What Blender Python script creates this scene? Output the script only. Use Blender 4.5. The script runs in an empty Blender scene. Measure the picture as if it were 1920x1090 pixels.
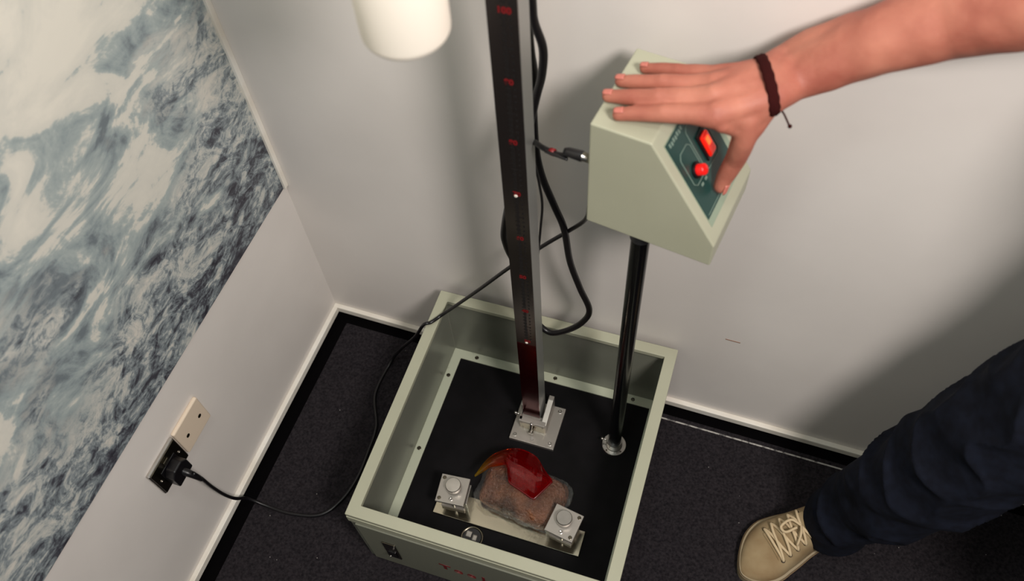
import bpy, bmesh, math, random
from mathutils import Vector, Matrix, noise
random.seed(4)
sc = bpy.context.scene
COL = sc.collection

# ------------------------------------------------------------------ camera
cd = bpy.data.cameras.new('camera'); cam = bpy.data.objects.new('camera', cd); COL.objects.link(cam)
cd.sensor_width = 36; cd.lens = 1618.4 / 1920 * 36; cd.clip_start = .02
R = ((.94982, .30881, -.04976), (.23540, -.81046, -.53641), (-.20598, .49778, -.84249))   # right, down, forward
M = Matrix([[R[0][i], -R[1][i], -R[2][i], 0] for i in range(3)] + [[0, 0, 0, 1]])
cam.matrix_world = Matrix.Translation((.5475, -.3791, 1.8934)) @ M
cd.dof.use_dof = True; cd.dof.focus_distance = 1.75; cd.dof.aperture_fstop = 3.8
sc.camera = cam
# ------------------------------------------------------------------ world, light, exposure
sc.view_settings.view_transform = 'Standard'; sc.view_settings.look = 'None'
sc.view_settings.exposure = 0.0; sc.view_settings.gamma = 1
w = bpy.data.worlds.new('world'); sc.world = w; w.use_nodes = True
w.node_tree.nodes['Background'].inputs[0].default_value = (.76, .87, .86, 1)
w.node_tree.nodes['Background'].inputs[1].default_value = .14
def area(name, loc, target, size, power, col):
    l = bpy.data.lights.new(name, 'AREA'); l.shape = 'DISK'; l.size = size; l.energy = power; l.color = col
    o = bpy.data.objects.new(name, l); COL.objects.link(o); o.location = loc
    o.rotation_euler = (Vector(target) - Vector(loc)).to_track_quat('-Z', 'Y').to_euler()
    return o
area('ceiling_lamp_and_fill', (1.34, -.60, 2.40), (.35, .4, .8), .45, 42, (1, .93, .885))
area('ceiling_lamp_and_fill', (.25, -.25, 2.95), (.2, .5, .6), .35, 9, (.93, 1, .96))  # fill light added for the left side, stands for no lamp in the room

# ------------------------------------------------------------------ materials
def lin(c): return tuple(((x/255)/12.92 if x/255 <= .04045 else ((x/255+.055)/1.055)**2.4) for x in c) + (1,)
def mat(name, rgb, rough=.5, metal=0, **kw):
    m = bpy.data.materials.new(name); m.use_nodes = True
    b = m.node_tree.nodes['Principled BSDF']
    b.inputs['Base Color'].default_value = lin(rgb); b.inputs['Roughness'].default_value = rough; b.inputs['Metallic'].default_value = metal
    for k, v in kw.items():
        b.inputs[k.replace('_', ' ')].default_value = v
    return m
def nodes(m): return m.node_tree.nodes, m.node_tree.links, m.node_tree.nodes['Principled BSDF']
def texco(m, kind='Object', scale=(1, 1, 1), rot=(0, 0, 0)):
    N, L, b = nodes(m); t = N.new('ShaderNodeTexCoord'); mp = N.new('ShaderNodeMapping')
    mp.inputs['Scale'].default_value = scale; mp.inputs['Rotation'].default_value = rot
    L.new(t.outputs[kind], mp.inputs[0]); return mp.outputs[0]
def tnoise(m, vec, scale, detail=4, rough=.5, dist=0):
    N, L, b = nodes(m); n = N.new('ShaderNodeTexNoise'); L.new(vec, n.inputs['Vector'])
    n.inputs['Scale'].default_value = scale; n.inputs['Detail'].default_value = detail
    n.inputs['Roughness'].default_value = rough; n.inputs['Distortion'].default_value = dist
    return n.outputs['Fac']
def ramp(m, fac, stops):
    N, L, b = nodes(m); r = N.new('ShaderNodeValToRGB'); L.new(fac, r.inputs[0]); e = r.color_ramp.elements
    e[0].position, e[0].color = stops[0][0], lin(stops[0][1]); e[1].position, e[1].color = stops[-1][0], lin(stops[-1][1])
    for p, c in stops[1:-1]:
        x = e.new(p); x.color = lin(c)
    return r.outputs[0]
def math_(m, op, a, b_=None):
    N, L, b = nodes(m); n = N.new('ShaderNodeMath'); n.operation = op
    for i, x in enumerate((a, b_)):
        if x is None: continue
        if isinstance(x, (int, float)): n.inputs[i].default_value = x
        else: L.new(x, n.inputs[i])
    return n.outputs[0]
def bump(m, h, strength=.3, dist=.002):
    N, L, b = nodes(m); n = N.new('ShaderNodeBump'); n.inputs['Strength'].default_value = strength; n.inputs['Distance'].default_value = dist
    L.new(h, n.inputs['Height']); L.new(n.outputs[0], b.inputs['Normal'])
def vary(m, a, c, scale=6, detail=4, lo=.35, hi=.65, sc3=(1, 1, 1)):
    N, L, b = nodes(m); v = texco(m, scale=sc3)
    f = tnoise(m, v, scale, detail); L.new(ramp(m, f, [(lo, a), (hi, c)]), b.inputs['Base Color']); return f

m_wall = mat('wall_paint', (226, 220, 214), .5); vary(m_wall, (222, 216, 210), (230, 224, 218), 3)
bump(m_wall, tnoise(m_wall, texco(m_wall), 60, 3), .05, .001)
m_base = mat('skirting_white', (238, 232, 220), .45); vary(m_base, (228, 220, 206), (244, 240, 231), 9)
m_gap = mat('black_gap', (5, 4, 5), .95, 0, Specular_IOR_Level=.05)
m_carpet = mat('charcoal_carpet', (42, 39, 41), .95, 0, Specular_IOR_Level=.1); f_ = vary(m_carpet, (24, 22, 25), (49, 45, 48), 190, 6, .3, .7)
bump(m_carpet, tnoise(m_carpet, texco(m_carpet), 500, 3), .5, .003)
m_glue = mat('glue_line', (150, 146, 140), .8)
N, L, b = nodes(m_glue); v = texco(m_glue)
L.new(ramp(m_glue, tnoise(m_glue, v, 45, 5, .7), [(.40, (60, 57, 58)), (.52, (176, 172, 166))]), b.inputs['Base Color'])
m_cream = mat('cream_enamel', (200, 203, 178), .42); vary(m_cream, (170, 170, 148), (176, 176, 154), 5)
m_cream_shaded = mat('shaded_cream_panel', (120, 121, 107), .45)  # same cream enamel, the shade on the front put into the colour
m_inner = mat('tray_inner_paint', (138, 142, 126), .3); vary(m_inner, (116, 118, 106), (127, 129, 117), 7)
m_flange = mat('flange_paint', (188, 190, 170), .45)
N, L, b = nodes(m_flange); v = texco(m_flange)
L.new(ramp(m_flange, tnoise(m_flange, v, 38, 6, .75), [(.30, (70, 70, 62)), (.36, (186, 190, 168))]), b.inputs['Base Color'])
m_mat = mat('black_plate', (12, 11, 12), .6, 0, Specular_IOR_Level=.12); vary(m_mat, (9, 8, 9), (18, 16, 18), 14, 6)
m_steel = mat('brushed_steel', (196, 192, 186), .28, 1); f_ = vary(m_steel, (178, 174, 168), (206, 202, 196), 20, 5)
m_steel_b = mat('bright_steel', (176, 170, 152), .15, 1)
bump(m_steel_b, tnoise(m_steel_b, texco(m_steel_b), 60, 3), .12, .002)
m_alu = mat('milled_aluminium', (176, 170, 162), .42, .75)
m_rail = mat('polished_rail', (100, 92, 89), .2, .9)
m_railside = mat('satin_rail', (156, 156, 152), .38, .55)
m_scale = mat('ruler_strip', (92, 90, 90), .22, 1)
m_black = mat('black_rubber', (14, 12, 15), .35)
m_pole = mat('black_pole', (6, 6, 8), .22, 0, Specular_IOR_Level=.35)
m_ink = mat('ink_black', (18, 15, 15), .6)
m_red = mat('ink_red', (120, 12, 18), .5)
m_redtxt = mat('letter_red', (112, 20, 24), .5)
m_green = mat('panel_green', (28, 62, 58), .35)
m_line = mat('panel_line', (120, 140, 128), .5)
m_redglow = mat('lit_red_switch', (230, 20, 12), .25, 0, Emission_Color=(1, .03, .01, 1), Emission_Strength=.35)
m_hot = mat('lit_red_core', (255, 60, 20), .25, 0, Emission_Color=(1, .12, .02, 1), Emission_Strength=1.6)
m_skin = mat('skin', (190, 118, 92), .6, 0, Subsurface_Weight=.12, Subsurface_Scale=.01)
m_skin.node_tree.nodes['Principled BSDF'].inputs['Subsurface Radius'].default_value = (1, .3, .2)
vary(m_skin, (158, 88, 72), (186, 119, 98), 16, 6, .32, .68)
bump(m_skin, tnoise(m_skin, texco(m_skin), 140, 5), .25, .002)
m_nail = mat('nail', (196, 116, 102), .35)
m_brace = mat('brown_cord', (50, 15, 14), .95, 0, Specular_IOR_Level=.1); bump(m_brace, tnoise(m_brace, texco(m_brace), 400, 2), .8, .002)
m_navy = mat('navy_cloth', (20, 23, 36), .9, 0, Specular_IOR_Level=.15); vary(m_navy, (14, 16, 25), (20, 24, 36), 60, 5)
m_shirt = mat('dark_shirt', (34, 36, 42), .9)
m_hair = mat('brown_hair', (44, 30, 22), .6)
m_canvas = mat('tan_canvas', (160, 138, 104), .9); vary(m_canvas, (132, 106, 72), (160, 140, 106), 14, 5, .3, .6)
m_sole = mat('off_white_rubber', (160, 144, 116), .6)
m_lace = mat('cream_lace', (206, 184, 148), .8)
m_eye = mat('dark_eyelet', (40, 32, 28), .4, .6)
m_plate = mat('ivory_plastic', (226, 208, 186), .35)
m_white = mat('cream_white_plastic', (240, 232, 218), .45)
m_darkmetal = mat('dark_mirror_plate', (104, 98, 86), .25, 1)
m_gel = mat('brown_gel', (150, 94, 66), .16, 0, Specular_IOR_Level=.6)
vary(m_gel, (56, 37, 26), (134, 86, 56), 22, 7, .3, .65)
bump(m_gel, tnoise(m_gel, texco(m_gel), 160, 5), 1.0, .008)

def wrapmat():
    m = bpy.data.materials.new('clear_wrap'); m.use_nodes = True; N = m.node_tree.nodes; L = m.node_tree.links
    N.remove(N['Principled BSDF']); out = N['Material Output']
    tr = N.new('ShaderNodeBsdfTransparent'); tr.inputs[0].default_value = (.97, .96, .95, 1)
    gl = N.new('ShaderNodeBsdfGlossy'); gl.inputs['Roughness'].default_value = .07; gl.inputs[0].default_value = (1, 1, 1, 1)
    df = N.new('ShaderNodeBsdfDiffuse'); df.inputs[0].default_value = (.45, .44, .42, 1)
    t = N.new('ShaderNodeTexCoord'); n = N.new('ShaderNodeTexNoise'); n.inputs['Scale'].default_value = 170; n.inputs['Detail'].default_value = 6; n.inputs['Distortion'].default_value = 1.2
    L.new(t.outputs['Object'], n.inputs['Vector'])
    bp = N.new('ShaderNodeBump'); bp.inputs['Strength'].default_value = 1; bp.inputs['Distance'].default_value = .014; L.new(n.outputs['Fac'], bp.inputs['Height']); L.new(bp.outputs[0], gl.inputs['Normal'])
    a = N.new('ShaderNodeMixShader'); a.inputs[0].default_value = .85; L.new(df.outputs[0], a.inputs[1]); L.new(gl.outputs[0], a.inputs[2])
    x = N.new('ShaderNodeMixShader'); x.inputs[0].default_value = .15; L.new(tr.outputs[0], x.inputs[1]); L.new(a.outputs[0], x.inputs[2])
    L.new(x.outputs[0], out.inputs[0]); return m
m_wrap = wrapmat()
m_lens = mat('red_lens', (226, 14, 28), .03, 0, Transmission_Weight=.93, IOR=1.38)
N, L, b = nodes(m_lens); v = texco(m_lens); sx = N.new('ShaderNodeSeparateXYZ'); L.new(v, sx.inputs[0])
L.new(ramp(m_lens, math_(m_lens, 'MULTIPLY', math_(m_lens, 'SUBTRACT', sx.outputs[0], .17), 10), [(0, (226, 214, 24)), (.35, (214, 96, 10)), (.75, (226, 14, 24))]), b.inputs['Base Color'])

def postermat():
    m = mat('mountain_print', (150, 160, 160), .5); N, L, b = nodes(m)
    g = texco(m); s = N.new('ShaderNodeSeparateXYZ'); L.new(g, s.inputs[0]); Y, Z = s.outputs[1], s.outputs[2]
    st = texco(m, scale=(1, .62, 1.25), rot=(math.radians(-14), 0, 0))
    big = tnoise(m, st, 3.6, 4, .5, .6)
    soft = tnoise(m, st, 8, 7, .6, 1.1)          # snow folds
    rock = tnoise(m, texco(m, scale=(1, .8, 1.2), rot=(math.radians(-30), 0, 0)), 11, 12, .74, 1.2)
    fine = tnoise(m, texco(m, scale=(1, .7, 1.2), rot=(math.radians(-20), 0, 0)), 44, 8, .7, 1.0)
    def lerp3(*t):
        x = t[0]
        for y in t[1:]: x = math_(m, 'ADD', x, y)
        return x
    # printed content: rolling pale snow above, broken dark rock below and to the right
    hgt = math_(m, 'ADD', Z, math_(m, 'MULTIPLY', Y, -.22))
    snow = lerp3(soft, math_(m, 'MULTIPLY', math_(m, 'SUBTRACT', rock, .5), .30), math_(m, 'MULTIPLY', math_(m, 'SUBTRACT', big, .5), .5), math_(m, 'MULTIPLY', math_(m, 'SUBTRACT', hgt, .97), .30))
    c1 = ramp(m, snow, [(.36, (112, 122, 128)), (.43, (150, 162, 164)), (.495, (172, 182, 180)), (.53, (214, 212, 202)), (.72, (228, 224, 212))])
    rk = lerp3(math_(m, 'MULTIPLY', rock, .62), math_(m, 'MULTIPLY', fine, .42), math_(m, 'MULTIPLY', math_(m, 'SUBTRACT', soft, .5), .30), math_(m, 'MULTIPLY', math_(m, 'SUBTRACT', hgt, .58), .25))
    c2 = ramp(m, rk, [(.38, (44, 42, 52)), (.45, (76, 78, 86)), (.49, (116, 125, 130)), (.53, (146, 155, 158)), (.56, (184, 188, 184)), (.64, (214, 210, 200))])
    k = math_(m, 'MULTIPLY', lerp3(hgt, -.70, math_(m, 'MULTIPLY', math_(m, 'SUBTRACT', big, .5), 1.6), math_(m, 'MULTIPLY', math_(m, 'SUBTRACT', soft, .5), .6)), 6)
    k = math_(m, 'ADD', k, .5); cl = N.new('ShaderNodeClamp'); L.new(k, cl.inputs[0])
    mx = N.new('ShaderNodeMix'); mx.data_type = 'RGBA'; L.new(cl.outputs[0], mx.inputs[0]); L.new(c2, mx.inputs[6]); L.new(c1, mx.inputs[7]); L.new(mx.outputs[2], b.inputs['Base Color'])
    return m
m_poster = postermat()

# ------------------------------------------------------------------ mesh helpers
def link(name, me, m, parent=None, smooth=False):
    o = bpy.data.objects.new(name, me); COL.objects.link(o)
    if m: me.materials.append(m)
    if smooth:
        for p in me.polygons: p.use_smooth = True
    if parent:
        o.parent = parent; o.matrix_parent_inverse = Matrix.Identity(4)
        pm = parent_world(parent); o.matrix_basis = pm.inverted()
    return o
def parent_world(p):
    mw = p.matrix_basis.copy()
    while p.parent:
        p = p.parent; mw = p.matrix_basis @ mw
    return mw
def tomesh(name, bm, m, parent=None, smooth=False):
    bmesh.ops.recalc_face_normals(bm, faces=bm.faces)
    me = bpy.data.meshes.new(name); bm.to_mesh(me); bm.free()
    return link(name, me, m, parent, smooth)
def thing(name, label, cat, loc=(0, 0, 0), group=None):
    o = bpy.data.objects.new(name, None); COL.objects.link(o); o.location = loc; o.empty_display_size = .05
    o['label'] = label; o['category'] = cat
    if group: o['group'] = group
    return o
def tag(o, label, cat): o['label'] = label; o['category'] = cat; return o
def struct(o): o['kind'] = 'structure'; return o
def box(bm, lo, hi, bev=0, mx=None, seg=2):
    t = bmesh.new(); bmesh.ops.create_cube(t, size=1)
    for v in t.verts: v.co = Vector([(lo[i]+hi[i])/2 + v.co[i]*(hi[i]-lo[i]) for i in range(3)])
    if bev: bmesh.ops.bevel(t, geom=t.edges[:], offset=bev, segments=seg, profile=.5, affect='EDGES')
    if mx: bmesh.ops.transform(t, matrix=mx, verts=t.verts)
    merge(bm, t)
def merge(bm, t):
    me = bpy.data.meshes.new('tmp'); t.to_mesh(me); t.free(); bm.from_mesh(me); bpy.data.meshes.remove(me)
def lathe(bm, prof, c, axis=(0, 0, 1), n=40):
    """prof = [(r, h)...] about the axis through c"""
    q = Vector(axis).to_track_quat('Z', 'Y'); c = Vector(c); rings = []
    for r, h in prof:
        if r < 1e-6: rings.append([bm.verts.new(c + q @ Vector((0, 0, h)))]); continue
        rings.append([bm.verts.new(c + q @ Vector((r*math.cos(2*math.pi*i/n), r*math.sin(2*math.pi*i/n), h))) for i in range(n)])
    for a, b_ in zip(rings, rings[1:]):
        for i in range(n):
            j = (i+1) % n
            if len(a) == 1 and len(b_) == 1: continue
            if len(a) == 1: bm.faces.new((a[0], b_[j], b_[i]))
            elif len(b_) == 1: bm.faces.new((a[i], a[j], b_[0]))
            else: bm.faces.new((a[i], a[j], b_[j], b_[i]))
def cyl(bm, c, r, h, axis=(0, 0, 1), bev=.001, n=32):
    bev = min(bev, r*.4, h*.4)
    lathe(bm, [(0, 0), (r-bev, 0), (r, bev), (r, h-bev), (r-bev, h), (0, h)], c, axis, n)
def catmull(pts, k=8):
    P = [Vector(p) for p in pts]; P = [P[0]*2-P[1]] + P + [P[-1]*2-P[-2]]; out = []
    for i in range(1, len(P)-2):
        a, b_, c, d = P[i-1:i+3]
        for s in range(k):
            t = s/k
            out.append(.5*((2*b_) + (c-a)*t + (2*a-5*b_+4*c-d)*t*t + (3*b_-a-3*c+d)*t**3))
    out.append(P[-2]); return out
def tube(bm, pts, r, n=12, k=8, cap=True):
    P = catmull(pts, k) if k > 1 else [Vector(p) for p in pts]; rings = []; up = Vector((0, 0, 1)); prev = None
    for i, p in enumerate(P):
        d = (P[min(i+1, len(P)-1)] - P[max(i-1, 0)]).normalized()
        if prev is None:
            prev = d.orthogonal().normalized()
        prev = (prev - d*prev.dot(d)).normalized(); q = d.cross(prev)
        rr = r(i/(len(P)-1)) if callable(r) else r
        rings.append([bm.verts.new(p + rr*(math.cos(2*math.pi*j/n)*prev + math.sin(2*math.pi*j/n)*q)) for j in range(n)])
    for a, b_ in zip(rings, rings[1:]):
        for j in range(n): bm.faces.new((a[j], a[(j+1) % n], b_[(j+1) % n], b_[j]))
    if cap: bm.faces.new(rings[0][::-1]); bm.faces.new(rings[-1])
def prism(bm, poly, z0, z1, mx=None, bev=0):
    t = bmesh.new(); a = [t.verts.new((x, y, z0)) for x, y in poly]; b_ = [t.verts.new((x, y, z1)) for x, y in poly]; n = len(poly)
    t.faces.new(a[::-1]); t.faces.new(b_)
    for i in range(n): t.faces.new((a[i], a[(i+1) % n], b_[(i+1) % n], b_[i]))
    bmesh.ops.recalc_face_normals(t, faces=t.faces)
    if bev: bmesh.ops.bevel(t, geom=t.edges[:], offset=bev, segments=3, profile=.5, affect='EDGES')
    if mx: bmesh.ops.transform(t, matrix=mx, verts=t.verts)
    merge(bm, t)
def textmesh(name, s, size, mx, m, parent, ext=.0004, bold=0.0, spacing=1, align='CENTER'):
    c = bpy.data.curves.new(name, 'FONT'); c.body = s; c.size = size; c.extrude = ext; c.align_x = align; c.align_y = 'CENTER'
    c.offset = bold; c.space_character = spacing
    o = bpy.data.objects.new('tmp', c); COL.objects.link(o)
    dg = bpy.context.evaluated_depsgraph_get(); me = bpy.data.meshes.new_from_object(o.evaluated_get(dg)); me.transform(mx)
    bpy.data.objects.remove(o); me.name = name
    me.materials.clear()
    return link(name, me, m, parent)
def blob(name, chains, voxel, m, parent=None, smooth=6, post=None):
    """union of tapered sphere chains, voxel remeshed into one continuous surface. chain = [(point, r)...]"""
    bm = bmesh.new()
    for ch in chains:
        pts = [(Vector(p), r) for p, r in ch]
        for (p, r), nx in zip(pts, pts[1:] + [None]):
            bmesh.ops.create_icosphere(bm, subdivisions=3, radius=r, matrix=Matrix.Translation(p))
            if nx:
                q, r2 = nx; d = q-p; ln = d.length
                if ln < 1e-5: continue
                # tangent cone between the two spheres
                s = max(-1, min(1, (r-r2)/ln)); cs = math.sqrt(1-s*s)
                lathe(bm, [(0, r*s), (r*cs, r*s), (r2*cs, ln+r2*s), (0, ln+r2*s)], p, d, 32)
    bmesh.ops.recalc_face_normals(bm, faces=bm.faces)
    me = bpy.data.meshes.new('tmp'); bm.to_mesh(me); bm.free()
    o = bpy.data.objects.new('tmp', me); COL.objects.link(o)
    rm = o.modifiers.new('r', 'REMESH'); rm.mode = 'VOXEL'; rm.voxel_size = voxel
    sm = o.modifiers.new('s', 'SMOOTH'); sm.factor = .5; sm.iterations = smooth
    dg = bpy.context.evaluated_depsgraph_get(); me2 = bpy.data.meshes.new_from_object(o.evaluated_get(dg))
    bpy.data.objects.remove(o); me2.name = name; me2.materials.clear()
    if post:
        nn = [v.normal.copy() for v in me2.vertices]
        for v, n in zip(me2.vertices, nn): v.co += n*post(v.co)
    return link(name, me2, m, parent, True)
def screw(bm, c, r=.004, h=.002, axis=(0, 0, 1)):
    """socket-head screw with a recessed hollow"""
    lathe(bm, [(0, 0), (r, 0), (r, h*.8), (r*.85, h), (r*.5, h), (r*.5, h*.3), (0, h*.3)], c, axis, 16)

# ------------------------------------------------------------------ room shell (walls turned 1 degree against the rig)
WM = Matrix.Translation((-.3339, .56, 0)) @ Matrix.Rotation(-.0182, 4, 'Z')       # wall frame: x along back wall, y into it
def W(x, y, z): return WM @ Vector((x, y, z))
bm = bmesh.new(); box(bm, (.042, -3.2, -.02), (3.6, -.034, .003), mx=WM); struct(tomesh('floor', bm, m_carpet))
bm = bmesh.new(); box(bm, (-.3, -3.2, -.06), (3.6, .3, -.0005), mx=WM); struct(tomesh('trim_1', bm, m_gap))
bm = bmesh.new(); box(bm, (-.12, 0, 0), (2.1, .12, 2.9), mx=WM); struct(tomesh('wall_back', bm, m_wall))
bm = bmesh.new(); box(bm, (-.12, -3.2, 0), (0, 0, 2.9), mx=WM); struct(tomesh('wall_left', bm, m_wall))
bm = bmesh.new(); box(bm, (0, -.012, .010), (2.1, .0, .030), .0015, WM); struct(tomesh('baseboard_back', bm, m_base))
bm = bmesh.new(); box(bm, (0, -3.2, .010), (.012, -.012, .030), .0015, WM); struct(tomesh('baseboard_left', bm, m_base))
bm = bmesh.new(); box(bm, (.0005, -.012, .5055), (.008, 0, 2.9), .001, WM); struct(tomesh('trim_2', bm, m_base))
bm = bmesh.new(); box(bm, (.86, -.0475, .003), (1.62, -.0440, .0036), mx=WM); struct(tomesh('trim_3', bm, m_glue))
bm = bmesh.new(); box(bm, (.0, -3.0, .5055), (.0025, -.012, 2.5), mx=WM)
tag(tomesh('mountain_poster', bm, m_poster), 'large print of snowy grey rock mountainside covering the left wall', 'poster')
# small dent mark on the back wall
bm = bmesh.new(); box(bm, (.955, -.0008, .349), (.985, .002, .352), .0003, WM)
struct(tomesh('trim_4', bm, mat('scuff', (150, 120, 104), .7)))
# lint specks on the carpet (too small to hold)
bm = bmesh.new()
for i in range(46):
    x, y = random.uniform(.06, 1.7), random.uniform(-.75, -.05)
    if .30 < x < .9: continue
    p = W(x, y, .0035); r = random.uniform(.0006, .0013)
    bmesh.ops.create_icosphere(bm, subdivisions=1, radius=r, matrix=Matrix.Translation(p))
o = tomesh('carpet_lint', bm, mat('lint', (150, 146, 142), .9)); tag(o, 'scattered pale lint specks on the dark carpet', 'lint'); o['kind'] = 'stuff'

# ------------------------------------------------------------------ wall plates
def wallplate(name, label, y0, z1, m, s=.086, t=.009):
    th = thing(name, label, 'wall plate', W(0, y0+s/2, z1-s/2))
    bm = bmesh.new(); box(bm, (0, y0, z1-s), (t, y0+s, z1), .0035, WM, 3); tomesh('face_plate', bm, m, th)
    return th
yS, zS = -.6347, .3969
bp_ = wallplate('blank_outlet_plate', 'ivory square wall plate with two screws above the skirting', yS+.0885, zS, m_plate)
for y in (.110, .154):
    bm = bmesh.new(); lathe(bm, [(.0045, 0), (.0045, .0009), (.0028, .0012), (0, .0004)], W(.0088, yS+y, zS-.045), WM.to_3x3() @ Vector((1, 0, 0)), 20); tomesh('screw', bm, m_darkmetal, bp_)
sk = wallplate('power_socket', 'dark mirror-faced metal wall socket with a black plug in it', yS, zS, m_steel)
bm = bmesh.new(); box(bm, (.0085, yS+.003, zS-.083), (.0104, yS+.083, zS-.003), .0008, WM); tomesh('mirror_face', bm, m_darkmetal, sk)
bm = bmesh.new(); box(bm, (.010, yS+.020, zS-.074), (.0122, yS+.066, zS-.026), .001, WM); tomesh('socket_insert', bm, m_black, sk)
bm = bmesh.new(); box(bm, (.0103, yS+.036, zS-.021), (.0145, yS+.050, zS-.011), .001, WM); tomesh('rocker', bm, m_darkmetal, sk)
for y in (.012, .074):
    bm = bmesh.new(); screw(bm, W(.0102, yS+y, zS-.043), .0034, .0012, WM.to_3x3() @ Vector((1, 0, 0))); tomesh('screw', bm, m_steel, sk)

# ------------------------------------------------------------------ rig base box
BW, BD, BH, RI = .5353, .5318, .2785, .024
rig = thing('drop_test_base', 'open-topped cream metal tray box standing on the carpet', 'test rig', (BW/2, BD/2, 0))
bm = bmesh.new()
def frame(bm, x0, y0, x1, y1, wd, z0, z1, bev=.0012):
    O = [(x0, y0), (x1, y0), (x1, y1), (x0, y1)]; I = [(x0+wd, y0+wd), (x1-wd, y0+wd), (x1-wd, y1-wd), (x0+wd, y1-wd)]
    t = bmesh.new(); vs = [[t.verts.new((x, y, z)) for x, y in ring] for ring, z in ((O, z0), (O, z1), (I, z1), (I, z0))]
    for a, b_ in ((0, 1), (1, 2), (2, 3), (3, 0)):
        for i in range(4): t.faces.new((vs[a][i], vs[a][(i+1) % 4], vs[b_][(i+1) % 4], vs[b_][i]))
    bmesh.ops.recalc_face_normals(t, faces=t.faces)
    if bev: bmesh.ops.bevel(t, geom=t.edges[:], offset=bev, segments=2, profile=.5, affect='EDGES')
    merge(bm, t)
frame(bm, 0, 0, BW, BD, RI, BH-.012, BH); tomesh('rim', bm, m_cream, rig)
bm = bmesh.new(); frame(bm, .0015, .0015, BW-.0015, BD-.0015, .009, .0, BH-.012, .0008); tomesh('side_walls', bm, m_inner, rig)
bm = bmesh.new(); frame(bm, .0105, .0105, BW-.0105, BD-.0105, .0225, .029, .0345, .0005); fl = tomesh('floor_flange', bm, m_flange, rig)
for x, y in ((.071, .5095), (.0205, .4455), (.4597, .5095), (.27, .5105), (.0205, .25), (.0205, .08), (BW-.02, .4455), (BW-.02, .1)):
    bm = bmesh.new(); screw(bm, (x, y, .0344), .0048, .0016); tomesh('screw', bm, m_darkmetal, fl)
bm = bmesh.new(); box(bm, (.012, .012, .022), (BW-.012, BD-.012, .0312), 0); tomesh('black_floor_plate', bm, m_mat, rig)
bm = bmesh.new(); box(bm, (.014, -.0035, .010), (BW-.014, .0018, .2370), .001); fp = tomesh('front_panel', bm, m_cream_shaded, rig)
bm = bmesh.new(); box(bm, (.0, -.001, .2400), (BW, .003, .2640), .0008); tomesh('lip', bm, m_cream, rig)
sw = bmesh.new(); box(sw, (.058, -.0062, .070), (.087, -.0030, .168), .001); s_ = tomesh('switch_plate', sw, m_darkmetal, fp)
bm = bmesh.new(); box(bm, (.0635, -.0085, .082), (.0815, -.006, .118), .002); tomesh('power_rocker', bm, m_black, rig)
bm = bmesh.new(); cyl(bm, (.0725, -.0125, .112), .0022, .004, (0, -1, 0)); tomesh('switch_indicator', bm, m_steel, rig)
FX = Matrix.Translation((.190, -.0040, .120)) @ Matrix.Rotation(math.radians(90), 4, 'X')
for i, chh in enumerate('Teelc'):
    textmesh('red_lettering', chh, .040, FX @ Matrix.Translation((i*.0282 - (.002 if i == 3 else 0), 0, 0)), m_redtxt, rig, .0003, .0011)
# round window set in the floor plate
bm = bmesh.new(); lathe(bm, [(.020, 0), (.0225, .0016), (.0245, .0016), (.0255, 0)], (.205, .092, .0312)); sg = tomesh('round_gauge', bm, m_darkmetal, rig, True)
bm = bmesh.new(); lathe(bm, [(0, .001), (.020, .001), (.020, 0)], (.205, .092, .0312)); tomesh('gauge_face', bm, m_black, sg)
bm = bmesh.new(); box(bm, (.190, .090, .0322), (.203, .104, .0345), .002); box(bm, (.206, .086, .0322), (.216, .099, .0340), .002); tomesh('gauge_bubbles', bm, m_alu, sg)

# ------------------------------------------------------------------ guide column with ruler
colm = thing('guide_column', 'tall polished square post with ruler marks bolted inside the tray', 'post', (.264, .386, .0312))
bm = bmesh.new(); box(bm, (.2117, .3327, .0312), (.3173, .4383, .0412), .0008); pl = tomesh('base_plate', bm, m_alu, colm)
for x, y in ((.2225, .3437), (.3063, .3437), (.3063, .4273), (.2225, .4273)):
    bm = bmesh.new(); screw(bm, (x, y, .0411), .0048, .0013); tomesh('screw', bm, m_steel, pl)
bm = bmesh.new(); cyl(bm, (.263, .3445, .0408), .005, .0009); tomesh('plug_disc', bm, m_steel, pl)
bm = bmesh.new()
box(bm, (.2275, .366, .0412), (.2290, .436, .085), .0004)                      # left cheek
box(bm, (.2275, .366, .060), (.2340, .374, .085), .0006)
prism(bm, [(.366, .0412), (.436, .0412), (.436, .098), (.425, .098), (.366, .083)], .2790, .2910, Matrix(((0, 0, 1, 0), (1, 0, 0, 0), (0, 1, 0, 0), (0, 0, 0, 1))), .0008)
prism(bm, [(.400, .0412), (.436, .0412), (.436, .098), (.428, .098), (.400, .083)], .2215, .2288, Matrix(((0, 0, 1, 0), (1, 0, 0, 0), (0, 1, 0, 0), (0, 0, 0, 1))), .0008)
box(bm, (.2275, .362, .076), (.2890, .374, .085), .0006)                         # front bar
box(bm, (.2290, .372, .0412), (.2800, .389, .070), .0006)
tomesh('clamp_bracket', bm, m_alu, colm)
bm = bmesh.new(); box(bm, (.2290, .3645, .0412), (.2880, .3705, .0762), .0008); fb = tomesh('front_cheek', bm, m_steel_b, colm)
for x, z in ((.233, .071), (.283, .071), (.236, .050)):
    bm = bmesh.new(); screw(bm, (x, .3646, z), .0022, .0016, (0, -1, 0)); tomesh('screw', bm, m_steel, fb)
bm = bmesh.new(); cyl(bm, (.258, .3560, .0665), .0032, .020, (0, .35, 1)); cyl(bm, (.258, .3600, .052), .0062, .009, (0, -1, 0)); tomesh('lock_bolt', bm, m_steel, colm)
bm = bmesh.new(); cyl(bm, (.2230, .381, .077), .0022, .008, (-1, 0, 0)); bmesh.ops.create_icosphere(bm, subdivisions=3, radius=.0042, matrix=Matrix.Translation((.2145, .381, .077))); tomesh('side_bolt', bm, m_steel, colm, True)
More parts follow.
